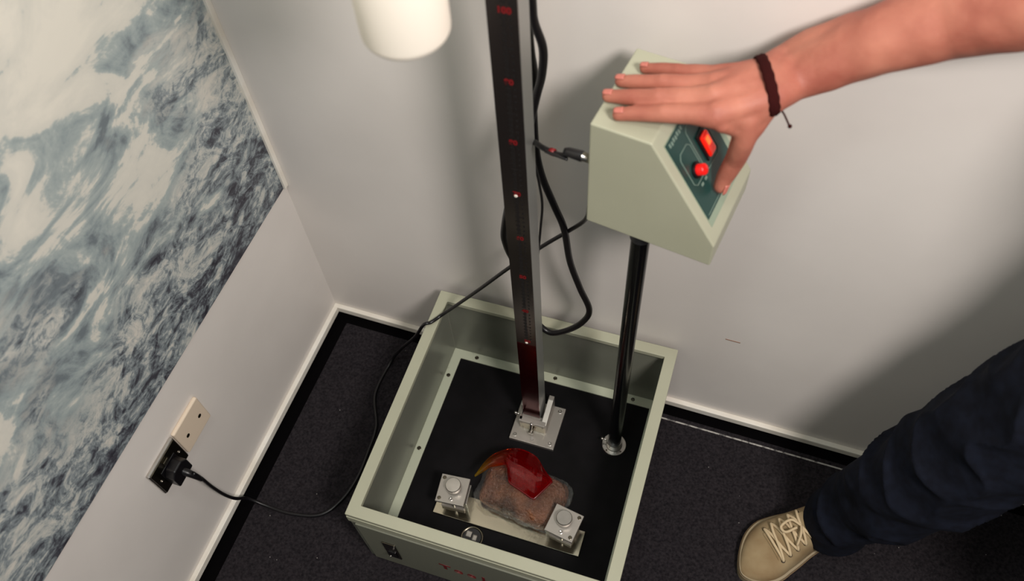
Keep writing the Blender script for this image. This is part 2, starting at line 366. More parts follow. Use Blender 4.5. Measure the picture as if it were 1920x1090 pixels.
CX0, CX1, CY0, CY1 = .2305, .2712, .387, .427
bm = bmesh.new(); box(bm, (CX0, CY0, .060), (CX1, CY1, 2.05), .0012); rail = tomesh('rail', bm, m_railside, colm)
bm = bmesh.new(); box(bm, (CX0+.0004, CY0-.0016, .071), (CX1-.0004, CY0+.0004, 2.04), .0005); rs = tomesh('ruler_face', bm, m_rail, colm)
bm = bmesh.new(); box(bm, (CX0+.0008, CY0-.0022, .074), (CX1-.0008, CY0-.0012, .412), .0003); tomesh('red_glow_strip', bm, mat('painted_red_glow', (78, 10, 18), .16, .85), colm)  # strip added to carry the red glow low on the post as colour
bm = bmesh.new(); z0 = .085; unit = .1135
YF = CY0-.0018
for i in range(1, 170):
    z = z0 + i*unit/10
    if z > 2.0: break
    if i % 10 == 0 or z < .43: continue
    wd = .0075 if i % 5 else .011
    box(bm, (.2480, YF-.0002, z-.0007), (.2480+wd, YF+.0001, z+.0007))
    for j in range(1, 5):
        zz = z + j*unit/50
        box(bm, (.2500, YF-.0002, zz-.0003), (.2500+.005, YF+.0001, zz+.0003))
    box(bm, (.2600, YF-.0002, z-.0022), (.2625, YF+.0001, z+.0022)) if i % 2 else box(bm, (.2594, YF-.0002, z-.0020), (.2628, YF+.0001, z+.0012))
tomesh('ruler_marks', bm, m_ink, colm)
for i in range(3, 17):
    z = z0 + i*unit
    mx = Matrix.Translation((.2535, YF-.0003, z)) @ Matrix.Rotation(math.radians(90), 4, 'X')
    textmesh('ruler_number', str(i*10), .0125, mx, m_red, colm, .0002, .0006)
for z in (.875, .4197):
    bm = bmesh.new(); lathe(bm, [(.0030, 0), (.0025, .0012), (0, .0016)], (.2520, YF-.0004, z), (0, -1, 0), 20); tomesh('rivet', bm, m_white, colm)

# ------------------------------------------------------------------ drop weight on its arm
DX, DY, DZ = .217, .213, 1.321
dw = thing('drop_weight', 'cream white round cylinder hanging beside the ruler post, cut by the top edge', 'weight', (DX, DY, DZ))
bm = bmesh.new(); r_ = .0445
prof = [(0, 0), (r_-.012, 0)] + [(r_-.012+.012*math.sin(a*math.pi/12), .012-.012*math.cos(a*math.pi/12)) for a in range(1, 7)] + [(r_, .235), (r_-.004, .24), (0, .24)]
lathe(bm, prof, (DX, DY, DZ), n=64); tomesh('cylinder_body', bm, m_white, dw, True)
bm = bmesh.new(); cyl(bm, (DX, DY, DZ+.235), .012, .06); box(bm, (DX-.012, DY-.012, DZ+.275), (CX0+.02, CY0+.01, DZ+.30), .002)
tomesh('arm', bm, m_steel, dw)
bm = bmesh.new(); frame(bm, CX0-.010, CY0-.012, CX1+.010, CY1+.010, .009, DZ+.262, DZ+.312); tomesh('carriage', bm, m_alu, dw)

# ------------------------------------------------------------------ control box on its pole
PX, PY = .4459, .3874
CB = Matrix.Translation((.3671, .3621, .8853)) @ Matrix.Rotation(-.163, 4, 'Z')
cp = thing('control_pedestal', 'cream wedge-shaped control box with green panel on a black pole', 'control box', (PX, PY, .0312))
bm = bmesh.new(); lathe(bm, [(0, 0), (.0275, 0), (.0275, .005), (.0265, .006), (.0185, .006), (.0175, .008), (.0172, .028), (.0165, .030), (.0150, .030), (.0150, .02), (0, .02)], (PX, PY, .0312), n=48)
fg = tomesh('pole_flange', bm, m_steel, cp, False)
bm = bmesh.new(); screw(bm, (PX-.013, PY-.019, .0370), .0022, .0010); tomesh('screw', bm, m_darkmetal, fg)
bm = bmesh.new(); screw(bm, (PX+.018, PY-.013, .0370), .0022, .001); tomesh('screw', bm, m_darkmetal, fg)
bm = bmesh.new(); cyl(bm, (PX-.017, PY, .053), .0022, .010, (-1, -.1, 0)); bmesh.ops.create_icosphere(bm, subdivisions=3, radius=.004, matrix=Matrix.Translation((PX-.028, PY-.001, .053))); tomesh('clamp_screw', bm, m_steel, cp, True)
bm = bmesh.new(); lathe(bm, [(.0145, 0), (.0145, .84)], (PX, PY, .05), n=48); tomesh('pole', bm, m_pole, cp, True)
bm = bmesh.new(); lathe(bm, [(.0145, 0), (.0170, .0), (.0170, .045), (.0145, .045)], (PX, PY, .842), n=48); tomesh('collar', bm, mat('grey_collar', (74, 74, 78), .3, .6), cp, False)
bm = bmesh.new(); cyl(bm, (PX-.016, PY-.002, .868), .0022, .008, (-1, -.2, 0)); tube(bm, [(PX-.024+.0055*math.cos(a*math.pi/4), PY-.004, .868+.0055*math.sin(a*math.pi/4)) for a in range(9)], .0016, 8, 3); tomesh('wing_screw', bm, m_steel, cp, True)
Lt, LL, DP, HC, HV = .0835, .1883, .1516, .201, .0451
# side profile in (x,z), extruded along y with rounded edges
XZ = Matrix(((1, 0, 0, 0), (0, 0, 1, 0), (0, 1, 0, 0), (0, 0, 0, 1)))
bm = bmesh.new(); prism(bm, [(0, 0), (LL, 0), (LL, HV), (Lt, HC), (0, HC)], 0, DP, CB @ XZ, .0025)
hs = tomesh('housing', bm, m_cream, cp)
# slanted panel frame: u along the slope downwards, v across, n outwards
su = Vector((LL-Lt, 0, HV-HC)); SL = su.length; su.normalize(); sv = Vector((0, 1, 0)); sn = sv.cross(su) * -1
sn = Vector((-su.z, 0, su.x)); 
if sn.x < 0: sn = -sn
SP = CB @ Matrix([[su.x, sv.x, sn.x, Lt], [su.y, sv.y, sn.y, 0], [su.z, sv.z, sn.z, HC], [0, 0, 0, 1]])
def onslope(lo, hi, name, m, bev=.0005, par=hs):
    bm = bmesh.new(); box(bm, lo, hi, bev, SP); return tomesh(name, bm, m, par)
onslope((.019, .0165, .0), (.166, .137, .0006), 'panel_recess', mat('recess_grey_green', (142, 156, 136), .4), .0002)
onslope((.0205, .0175, .0004), (.153, .126, .0014), 'green_panel', m_green)
def rectline(name, u0, v0, u1, v1, t=.0012, cut=.006):
    bm = bmesh.new(); z = .0016
    p = [(u0+cut, v0), (u1-cut, v0), (u1, v0+cut), (u1, v1-cut), (u1-cut, v1), (u0+cut, v1), (u0, v1-cut), (u0, v0+cut)]
    tube(bm, [SP @ Vector((a, c, z)) for a, c in p + [p[0]]], t/2, 6, 1, False); return tomesh(name, bm, m_line, hs)
rectline('panel_outline', .050, .028, .104, .060)
rectline('panel_outline', .034, .064, .108, .108)
bm = bmesh.new(); box(bm, (.148, .022, .0012), (.149, .120, .0018), 0, SP); tomesh('panel_outline', bm, m_line, hs)
onslope((.058, .074, .001), (.100, .100, .005), 'power_switch_bezel', m_black, .002)
o = onslope((.062, .0775, .004), (.096, .0965, .0095), 'red_rocker_switch', m_redglow, .003)
bm = bmesh.new(); box(bm, (.068, .083, .0090), (.080, .091, .0102), .001, SP); tomesh('switch_core', bm, m_hot, hs)
bm = bmesh.new(); lathe(bm, [(.0115, 0), (.0115, .003), (.0095, .004), (0, .004)], SP @ Vector((.088, .046, .001)), SP.to_3x3() @ Vector((0, 0, 1)), 32); tomesh('button_bezel', bm, m_black, hs)
bm = bmesh.new(); lathe(bm, [(.0078, 0), (.0078, .010), (.0065, .012), (0, .0125)], SP @ Vector((.088, .046, .004)), SP.to_3x3() @ Vector((0, 0, 1)), 32); tomesh('red_push_button', bm, mat('push_button_red', (220, 22, 22), .3, 0, Emission_Color=(1, .02, .01, 1), Emission_Strength=.25), hs, True)
TX = SP @ Matrix.Translation((.030, .052, .0016)) @ Matrix(((0, 1, 0, 0), (1, 0, 0, 0), (0, 0, 1, 0), (0, 0, 0, 1)))
# rows of illegible pale print: built as short dashes
bm = bmesh.new()
for k in range(7): box(bm, (.024+.0012*(k % 2), .024+k*.0058, .0014), (.030+.0010*((k*3) % 2), .0275+k*.0058, .0018), 0, SP)
tomesh('panel_print', bm, m_line, hs); bm = bmesh.new()
for k in range(2): box(bm, (.109, .040+k*.012, .0014), (.113, .046+k*.012, .0018), 0, SP)
tomesh('panel_print', bm, m_line, hs)
# cable entry on the back face
def cbp(x, y, z): return CB @ Vector((x, y, z))

# ------------------------------------------------------------------ clamp fixture
cf = thing('clamp_fixture', 'bright steel bar with two square knob clamps on the tray floor', 'clamp', (.27, .16, .0312))
bm = bmesh.new(); prism(bm, [(.105, .118), (.437, .118), (.437, .174), (.365, .174), (.365, .245), (.200, .245), (.200, .174), (.105, .174)], .0312, .0405, None, .0008); tomesh('base_bar', bm, m_steel_b, cf)
def clamp(cx, cy, ang, flip):
    mx = Matrix.Translation((cx, cy, 0)) @ Matrix.Rotation(math.radians(ang), 4, 'Z')
    bm = bmesh.new()
    box(bm, (-.026, -.022, .0406), (.026, .022, .052), .001, mx)
    box(bm, (-.026, .002, .052), (.026, .024, .099), .001, mx)
    blk = tomesh('clamp_block', bm, m_alu, cf)
    bm = bmesh.new(); box(bm, (-.0315, -.031, .0985), (.0315, .031, .1055), .0008, mx); tp = tomesh('top_plate', bm, m_alu, blk)
    bm = bmesh.new(); c = mx @ Vector((.002*flip, .004, .1055)); lathe(bm, [(.0105, 0), (.0105, .006), (.0160, .007), (.0165, .008), (.0165, .0195), (.0155, .021), (0, .021)], c, n=48); tomesh('knob', bm, m_steel, blk)
    for x, y in ((-.024*flip, -.023), (-.024*flip, .023)) if flip > 0 else ((.024, .023), (.024, -.023)):
        bm = bmesh.new(); screw(bm, mx @ Vector((x, y, .1054)), .0042, .0010); tomesh('screw', bm, m_darkmetal, blk)
    bm = bmesh.new(); lathe(bm, [(.0045, 0), (.0045, .0015), (.003, .002), (0, .001)], mx @ Vector((.002, -.021, .1054)), n=20); cyl(bm, mx @ Vector((.004, -.020, .052)), .0024, .047); tomesh('spring_bolt', bm, m_steel, blk)
    bm = bmesh.new(); box(bm, ((.026 if flip > 0 else -.034), -.020, .0400), ((.034 if flip > 0 else -.026), .024, .088), .0008, mx); tomesh('jaw', bm, m_steel, blk)
clamp(.1447, .1583, 5, 1)
clamp(.3938, .1595, -9, -1)

# ------------------------------------------------------------------ wrapped block
wb = thing('wrapped_test_block', 'brown domed block wrapped in clear plastic between the two clamps', 'block', (.285, .205, .0405))
def loaf(k, wob=0, sd=0):
    t = bmesh.new(); bmesh.ops.create_cube(t, size=2); bmesh.ops.subdivide_edges(t, edges=t.edges[:], cuts=22, use_grid_fill=True)
    mx = Matrix.Translation((.284, .207, .0408)) @ Matrix.Rotation(math.radians(-4), 4, 'Z')
    for v in t.verts:
        x, y, z = v.co; q = (abs(x)**5+abs(y)**5+abs(z)**5)**.2; x, y, z = x/q, y/q, z/q
        X = x*.091*(1-.10*max(z, 0)) ; Y = y*.054*(1-.12*max(z, 0)); Z = (z+1)/2
        arch = .060*(1-.30*x*x)*(1-.12*y*y)
        if x > 0: Y *= 1+.12*x; X *= 1.06
        p = mx @ Vector((X*k, Y*k, Z*arch*(1+(k-1)*.6)+.0003))
        n = noise.noise(p*26+Vector((sd, 0, 0)))*.004 + noise.noise(p*80+Vector((sd, 3, 0)))*.0018
        d = (p - Vector((.284, .207, .05))).normalized(); v.co = p + d*(n*(1+wob*1.2)) if z > -.9 else p
        v.co.z = max(v.co.z, .0408)
    return t
gb = tomesh('gel_block', loaf(1.0), m_gel, wb, True)
tomesh('plastic_wrap', loaf(1.07, 1, 5), m_wrap, wb, True)

# ------------------------------------------------------------------ red visor lens
outer = [(.1785, .2040, .098), (.1990, .2560, .100), (.2420, .2870, .102), (.2900, .2830, .106), (.3200, .2560, .113), (.3440, .2360, .118)]
inner = [(.1805, .2015, .100), (.2080, .2280, .112), (.2405, .2440, .1150), (.2580, .2060, .1130), (.2900, .1960, .1130), (.3180, .1860, .1130), (.3455, .2340, .118)]
def samp(P, n):
    Q = [Vector(p) for p in P]; d = [0]
    for a, b_ in zip(Q, Q[1:]): d.append(d[-1]+(b_-a).length)
    out = []
    for i in range(n):
        s = d[-1]*i/(n-1); j = 0
        while j < len(d)-2 and d[j+1] < s: j += 1
        out.append(Q[j].lerp(Q[j+1], (s-d[j])/(d[j+1]-d[j])))
    return out
bm = bmesh.new(); U_, V_ = 36, 9
oc = [p for p in catmull(outer, 10)]; oc = samp([tuple(p) for p in oc], U_); ic = samp(inner, U_)
grid = [[bm.verts.new(a.lerp(b_, j/(V_-1)) + Vector((0, 0, .020*math.sin(math.pi*j/(V_-1))*min(1, (a-b_).length/.06)))) for j in range(V_)] for a, b_ in zip(oc, ic)]
for i in range(U_-1):
    for j in range(V_-1): bm.faces.new((grid[i][j], grid[i+1][j], grid[i+1][j+1], grid[i][j+1]))
o = tomesh('red_visor_lens', bm, m_lens, None, False)
sm = o.modifiers.new('thick', 'SOLIDIFY'); sm.thickness = .003; sm.offset = 0

bm = bmesh.new(); tube(bm, [p + Vector((0, 0, .0)) for p in ic[int(U_*.36):]], .0022, 8, 1)
tomesh('lens_edge', bm, mat('dark_red_edge', (96, 4, 10), .15, 0), o, True)
tag(o, 'translucent red visor lens with orange tip lying on the wrapped block', 'lens')

# ------------------------------------------------------------------ cables
def cable(name, label, pts, r, m=m_black, k=10):
    bm = bmesh.new(); tube(bm, pts, r, 12, k); return tag(tomesh(name, bm, m, None, True), label, 'cable')
cable('thick_cable', 'thick black cable looping behind the ruler post and over the tray rim',
      [(.262, .47, 1.50), (.257, .47, 1.30), (.260, .47, 1.17), (.262, .47, 1.136), (.273, .47, 1.094), (.270, .472, 1.045), (.260, .474, .997), (.248, .462, .93), (.226, .450, .83), (.203, .446, .70), (.203, .446, .646), (.214, .46, .56),
       (.224, .476, .44), (.236, .478, .365), (.250, .474, .338), (.275, .47, .327), (.308, .47, .352), (.340, .47, .40), (.354, .47, .455), (.334, .47, .525), (.314, .47, .606), (.303, .47, .699), (.286, .472, .753), (.264, .48, .809), (.252, .488, .86), (.248, .493, .94), (.250, .496, 1.02), (.250, .485, 1.08), (.246, .487, 1.2), (.244, .487, 1.5)], .0062)
cable('thin_cable', 'thin black wire crossing just behind the right side of the ruler post', [(.255, .436, .95), (.264, .438, .90), (.270, .441, .85), (.2735, .444, .79), (.268, .448, .72), (.258, .450, .60)], .0022)
cord = thing('mains_cable', 'thin black power cord from wall plug across carpet, over the rim to the control box', 'cable', tuple(W(.03, yS+.043, zS-.06)))
bm = bmesh.new()
a = W(.040, yS+.046, zS-.050)
pts = [W(.052, yS+.048, zS-.058), W(.052, yS+.052, .300), W(.044, yS+.058, .230), W(.036, yS+.068, .150), W(.030, yS+.082, .080), W(.036, yS+.100, .034), (-.27, .0277, .008), (-.21, .028, .007), (-.145, .0446, .007), (-.112, .0894, .007), (-.098, .150, .007), (-.099, .214, .007), (-.106, .282, .007), (-.1414, .359, .007), (-.1365, .450, .010), (-.100, .455, .085), (-.045, .449, .184), (-.006, .437, .277), (.010, .445, .2835), (.028, .469, .2865), (.062, .475, .330), (.126, .475, .426), (.195, .476, .531), (.262, .478, .624), (.305, .474, .685), (.336, .462, .740), (.352, .435, .80), (.362, .40, .868), tuple(cbp(-.004, .030, .012))]
tube(bm, pts, .0038, 12, 8); tomesh('cord', bm, m_black, cord, True)
bm = bmesh.new()
prism(bm, [(-.023, -.024), (.023, -.024), (.023, .010), (.012, .024), (-.012, .024), (-.023, .010)], .0118, .034, WM @ Matrix.Translation((0, yS+.043, zS-.052)) @ Matrix(((0, 0, 1, 0), (1, 0, 0, 0), (0, 1, 0, 0), (0, 0, 0, 1))), .003)
tomesh('plug', bm, m_black, cord)
bm = bmesh.new(); tube(bm, [W(.030, yS+.045, zS-.056), W(.043, yS+.046, zS-.062), W(.052, yS+.048, zS-.078), W(.052, yS+.050, .300)], lambda t: .0085-.004*t, 14, 5); tomesh('strain_relief', bm, m_black, cord, True)
sc_ = thing('sensor_cable', 'short black cable with metal-tipped connector joining the post to the control box', 'cable', tuple(cbp(0, .012, .125)))
q = [(.272, .424, .958), (.286, .405, .975), (.300, .392, .985), (.322, .383, .990), tuple(cbp(-.028, .010, .121))]
bm = bmesh.new(); tube(bm, q, .0042, 12, 6); tube(bm, [(q[2][0], q[2][1]-.006, q[2][2]+.003), (q[3][0], q[3][1]-.006, q[3][2]+.004), (.335, .374, .995)], .0022, 8, 6); tomesh('cable_sleeve', bm, m_black, sc_, True)
bm = bmesh.new(); tube(bm, [(.306, .3895, .9865), (.313, .3865, .9885)], .0055, 10, 2); tomesh('red_tie', bm, m_red, sc_, True)
ax = CB.to_3x3() @ Vector((-1, 0, -.05))
bm = bmesh.new(); lathe(bm, [(.0075, .012), (.0078, .014), (.0068, .034), (.0045, .040), (0, .040)], cbp(0, .010, .123), ax, 20); tomesh('connector_grip', bm, m_black, sc_, True)
bm = bmesh.new(); lathe(bm, [(0, -.001), (.0064, -.001), (.0064, .011), (.0072, .0115), (.0072, .0135)], cbp(0, .010, .123), ax, 24); tomesh('connector_nut', bm, m_steel, sc_, True)

# ------------------------------------------------------------------ person
def ray(u, v, z=None, t=None):
    d = Vector([R[0][i]*(u-960)/1618.4 + R[1][i]*(v-545)/1618.4 + R[2][i] for i in range(3)]); C0 = Vector((.5475, -.3791, 1.8934))
    if t is None: t = (z-C0.z)/d.z
    return C0 + d*t
per = thing('person', 'person in navy trousers and tan shoes pressing a hand on the control box', 'person', (1.15, .2, 0))
fingers = {
 'index': [((1338, 216), 1.120, .0150), ((1300, 214), 1.1175, .0122), ((1242, 213), 1.1110, .0105), ((1192, 213), 1.1015, .0094), ((1160, 215), 1.0965, .0080)],
 'middle': [((1335, 184), 1.124, .0150), ((1295, 183), 1.1205, .0120), ((1232, 183), 1.1130, .0106), ((1178, 182), 1.1030, .0094), ((1140, 181), 1.0960, .0080)],
 'ring': [((1335, 160), 1.120, .0145), ((1298, 157), 1.1165, .0112), ((1240, 155), 1.1100, .0099), ((1193, 153), 1.1015, .0088), ((1163, 152), 1.0955, .0075)],
 'pinky': [((1340, 141), 1.114, .0125), ((1308, 136), 1.111, .0098), ((1270, 132), 1.105, .0086), ((1235, 129), 1.0995, .0076), ((1208, 128), 1.0945, .0066)],
 'thumb': [((1400, 220), 1.105, .0170), ((1395, 262), 1.075, .0140), ((1378, 300), 1.030, .0125), ((1360, 330), 1.000, .0112), ((1351, 350), .984, .0092)]}
F = {k: [(ray(u, v, z+.0008), r*1.10) for (u, v), z, r in L_] for k, L_ in fingers.items()}
chains = [F[k] for k in F]
wr1, wr2 = ray(1432, 140, 1.128), ray(1446, 182, 1.122)
for k, wr, rr in (('index', wr2, .017), ('middle', wr2, .018), ('middle', wr1, .018), ('ring', wr1, .017), ('pinky', wr1, .016), ('index', wr1, .017), ('ring', wr2, .017)):
    mid = F[k][0][0].lerp(wr, .5); chains.append([(F[k][0][0], F[k][0][1]), (mid, rr), (wr, .0215)])
chains.append([(F['index'][0][0], .013), (F['thumb'][0][0], .0165)])
for k, wr in (('index', wr2), ('middle', wr2.lerp(wr1, .3)), ('ring', wr1.lerp(wr2, .3)), ('pinky', wr1)):      # knuckles and tendons
    c = F[k][0][0]; zz = Vector((0, 0, F[k][0][1])); chains.append([(c+zz*.42, F[k][0][1]*.72), (c.lerp(wr, .35)+Vector((0, 0, .0135)), .0048), (c.lerp(wr, .8)+Vector((0, 0, .0165)), .0045)])
    p = F[k][2][0]; chains.append([(p+Vector((0, 0, .0016)), F[k][2][1]*.97), (p+(F[k][1][0]-p)*.12+Vector((0, 0, .0016)), F[k][2][1]*.95)])
chains.append([(F['index'][0][0]+Vector((.012, -.004, -.010)), .010), (F['thumb'][1][0]+Vector((-.002, .010, .004)), .0105)])
chains.append([(F['thumb'][0][0], .017), (wr2, .0215)])
chains.append([(F['thumb'][1][0], .0135), (wr2, .018)])
fa1, fa2 = ray(1535, 116, t=1.06), ray(1655, 74, t=1.005)
fa3 = ray(1790, 30, t=.965); elb = Vector((.875, .466, 1.31)); sh = Vector((1.06, .40, 1.52))
chains.append([(wr1, .0215), (ray(1475, 118, t=1.085), .0240), (ray(1525, 95, t=1.06), .0275), (ray(1590, 78, t=1.035), .032), (fa2, .0405), (fa3, .0475), (elb, .048), (elb.lerp(sh, .4), .054), (sh, .066)])
chains.append([(wr2, .0220), (ray(1490, 152, t=1.058), .0240), (ray(1540, 132, t=1.045), .0275), (ray(1595, 105, t=1.025), .032), (fa2, .0405)])
chains.append([(wr1.lerp(wr2, .5), .0235), (ray(1490, 132, t=1.07), .0262), (ray(1560, 106, t=1.04), .0325), (fa2, .0405)])
hipm = Vector((1.22, .26, 1.03)); rt = Vector((-.58, .81, 0)); fw = Vector((-.81, -.58, 0)); up = Vector((0, 0, 1))
hr, hl = hipm+rt*.095, hipm-rt*.095; kr, kl = Vector((1.035, .335, .555)), Vector((1.335, .080, .545)); ar, al = Vector((.928, .326, .10)), Vector((1.40, .055, .10))
chest = Vector((1.19, .245, 1.40)); neck = Vector((1.165, .225, 1.60)); head = Vector((1.125, .195, 1.77))
for h_, k_, a_ in ((hr, kr, ar), (hl, kl, al)): chains.append([(h_, .095), (h_.lerp(k_, .5), .080), (k_, .058), (k_.lerp(a_, .35), .056), (a_, .036)])
for a_ in (ar, al):
    tf = Vector((-.755, -.656, 0)) if a_ is ar else Vector((-.9, -.43, 0))
    chains.append([(a_-tf*.015-up*.045, .030), (a_+tf*.04-up*.052, .024), (a_+tf*.11-up*.066, .016)])
shl = Vector((1.29, .085, 1.52)); ell = Vector((1.40, -.03, 1.22)); wl = Vector((1.32, -.14, 1.00))
for s in (-1, 1): chains.append([(hipm+rt*.07*s, .115), (hipm+rt*.06*s+up*.18, .105), (chest+rt*.08*s-up*.05, .115), (chest+rt*.09*s+up*.08, .085)])
chains.append([(sh, .066), (chest+up*.13+rt*.05, .06), (neck-up*.04, .062), (chest+up*.13-rt*.05, .06), (shl, .066)])
chains.append([(neck-up*.06, .058), (neck+up*.03+fw*.01, .056), (head-up*.03, .075)])
chains.append([(head+up*.025-fw*.02, .098), (head+up*.02+fw*.025, .088)]); chains.append([(head+fw*.04-up*.03, .066), (head+fw*.055-up*.085, .040)])
chains.append([(head+fw*.102+up*.010, .010), (head+fw*.122-up*.022, .014)])                                   # nose
chains.append([(head+fw*.098-up*.058+rt*.016, .009), (head+fw*.104-up*.057, .011), (head+fw*.098-up*.058-rt*.016, .009)])  # lips
for s in (-1, 1): chains.append([(head+rt*.098*s+up*.015, .014), (head+rt*.100*s-up*.025, .011)])   # ears
chains.append([(shl, .064), (shl.lerp(ell, .5), .052), (ell, .045), (ell.lerp(wl, .4), .044), (wl, .030)])
pd = (wl-ell).normalized()
chains.append([(wl, .029), (wl+pd*.05, .032), (wl+pd*.10, .034)]); chains.append([(wl+rt*.02, .022), (wl+rt*.018+pd*.10, .020)]); chains.append([(wl-rt*.02, .022), (wl-rt*.022+pd*.10, .018)])
for i, (o_, l_) in enumerate(((-.033, .07), (-.012, .09), (.010, .10), (.031, .09))):
    b0 = wl+pd*.11+rt*o_; chains.append([(b0, .0115), (b0+pd*l_*.55+fw*.008, .010), (b0+pd*l_*.9+fw*.028, .008)])
chains.append([(wl+pd*.02+fw*.015, .016), (wl+pd*.07+fw*.034-rt*.0, .0135), (wl+pd*.115+fw*.044, .010)])
def veins(p):
    d = 0
    if p.x < .95 and .9 < p.z:
        d += noise.noise(p*38)*.0012
        k = (p - F['middle'][0][0])
    return d
blob('body', chains, .0022, m_skin, per, 18, veins)
# finger nails: small curved plates on the finger tips
def nail(c, d, n, s=1.0):
    d = d.normalized(); n = (n - d*n.dot(d)).normalized(); q = d.cross(n); bm = bmesh.new(); rows = []
    for i in range(7):
        u = -1+2*i/6; row = []
        for j in range(7):
            v_ = -1+2*j/6; x = u*.0062*s; y = v_*.0050*s*(1-.25*u*u if u > 0 else 1)
            row.append(bm.verts.new(c + d*x + q*y + n*(-.22*y*y/.005 - .0006*(u > .9))))
        rows.append(row)
    for i in range(6):
        for j in range(6): bm.faces.new((rows[i][j], rows[i+1][j], rows[i+1][j+1], rows[i][j+1]))
    o = tomesh('fingernail', bm, m_nail, per, True); s_ = o.modifiers.new('t', 'SOLIDIFY'); s_.thickness = .0008; s_.offset = 0
for k in F:
    a_, b_ = F[k][-2][0], F[k][-1][0]; d = (b_-a_).normalized(); n = Vector((0, 0, 1)) if k != 'thumb' else Vector((.75, -.1, .65))
    n = (n-d*n.dot(d)).normalized(); nail(b_ - d*.001 + n*(F[k][-1][1]+.0004), d, n, .85 if k in ('pinky',) else (1.25 if k == 'thumb' else 1))
# bracelet
wc = (ray(1437, 160, 1.126)); wd = (fa1-(F['middle'][0][0])).normalized(); wd = (ray(1490, 140, 1.135)-ray(1395, 172, 1.122)).normalized()
sidev = (wr1-wr2).normalized(); sidev = (sidev-wd*sidev.dot(wd)).normalized(); nv = wd.cross(sidev)
bm = bmesh.new(); rings = []
NB = 64
for i in range(NB):
    t = 2*math.pi*i/NB; c_, s_ = math.cos(t), math.sin(t)
    rad = sidev*c_*.0395 + nv*s_*.0262; p = wc + wd*(.004*c_) + rad; nn = rad.normalized()
    wv = 1+.08*math.sin(i*math.pi/2)
    rings.append([bm.verts.new(p + wd*(x*wv) + nn*y) for x, y in ((-.0068, -.0012), (-.0068, .0008), (-.003, .0024), (0, .0018), (.003, .0024), (.0068, .0008), (.0068, -.0012))])
for i in range(NB):
    A, B = rings[i], rings[(i+1) % NB]
    for j in range(7): bm.faces.new((A[j], A[(j+1) % 7], B[(j+1) % 7], B[j]))
br = tomesh('bracelet', bm, m_brace, per, True); br['label'] = 'dark brown woven cord bracelet'
bm = bmesh.new(); e0 = ray(1464, 205, 1.112)
tube(bm, [e0, ray(1471, 216, 1.106), ray(1479, 234, 1.098)], .0012, 8, 5); bmesh.ops.create_icosphere(bm, subdivisions=2, radius=.0028, matrix=Matrix.Translation(ray(1481, 237, 1.096))); tomesh('bracelet_tail', bm, m_brace, br, True)
# hair
blob('hair', [[(head+up*.045-fw*.03, .100), (head+up*.05+fw*.02, .090)], [(head-fw*.045-up*.02, .080), (head-fw*.05+up*.03, .095)]], .005, m_hair, per, 3, lambda p: noise.noise(p*70)*.006)
for s in (-1, 1):
    bm = bmesh.new(); bmesh.ops.create_icosphere(bm, subdivisions=3, radius=.011, matrix=Matrix.Translation(head+fw*.098+rt*.034*s+up*.012)); tomesh('eye', bm, mat('eye_white', (225, 220, 214), .2), per, True)
# t-shirt
blob('t_shirt', [[(hipm+rt*.080*s-up*.05, .150), (hipm+rt*.065*s+up*.18, .128), (chest+rt*.08*s-up*.05, .130), (chest+rt*.09*s+up*.09, .095)] for s in (-1, 1)]
     + [[(sh, .078), (chest+up*.13+rt*.05, .072), (chest+up*.13-rt*.05, .072), (shl, .078)], [(sh, .078), (sh.lerp(elb, .45), .072)], [(shl, .078), (shl.lerp(ell, .5), .070)]], .006, m_shirt, per, 4, lambda p: noise.noise(Vector((p.x*9, p.y*9, p.z*14)))*.006)
# trousers with drag folds
def folds(p):
    t = Vector((p.x*4+p.z*7, p.y*6, p.z*9-p.x*7)); a = noise.noise(t); c = noise.noise(t*1.9+Vector((5, 1, 2)))
    rid = (1-abs(a))**5
    k = 1 if p.z > .16 else .4
    return k*(.014*rid + .006*c - .006)
def leg(h_, k_, a_): return [(h_, .108), (h_.lerp(k_, .5), .106), (k_+up*.02, .096), (k_.lerp(a_, .30), .096), (k_.lerp(a_, .52), .088), (k_.lerp(a_, .66), .074), (a_+up*.045, .064), (a_-up*.004, .066)]
blob('trousers', [leg(hr, kr, ar), leg(hl, kl, al), [(hr, .12), (hipm+up*.03, .13), (hl, .12)]], .0045, m_navy, per, 4, folds)

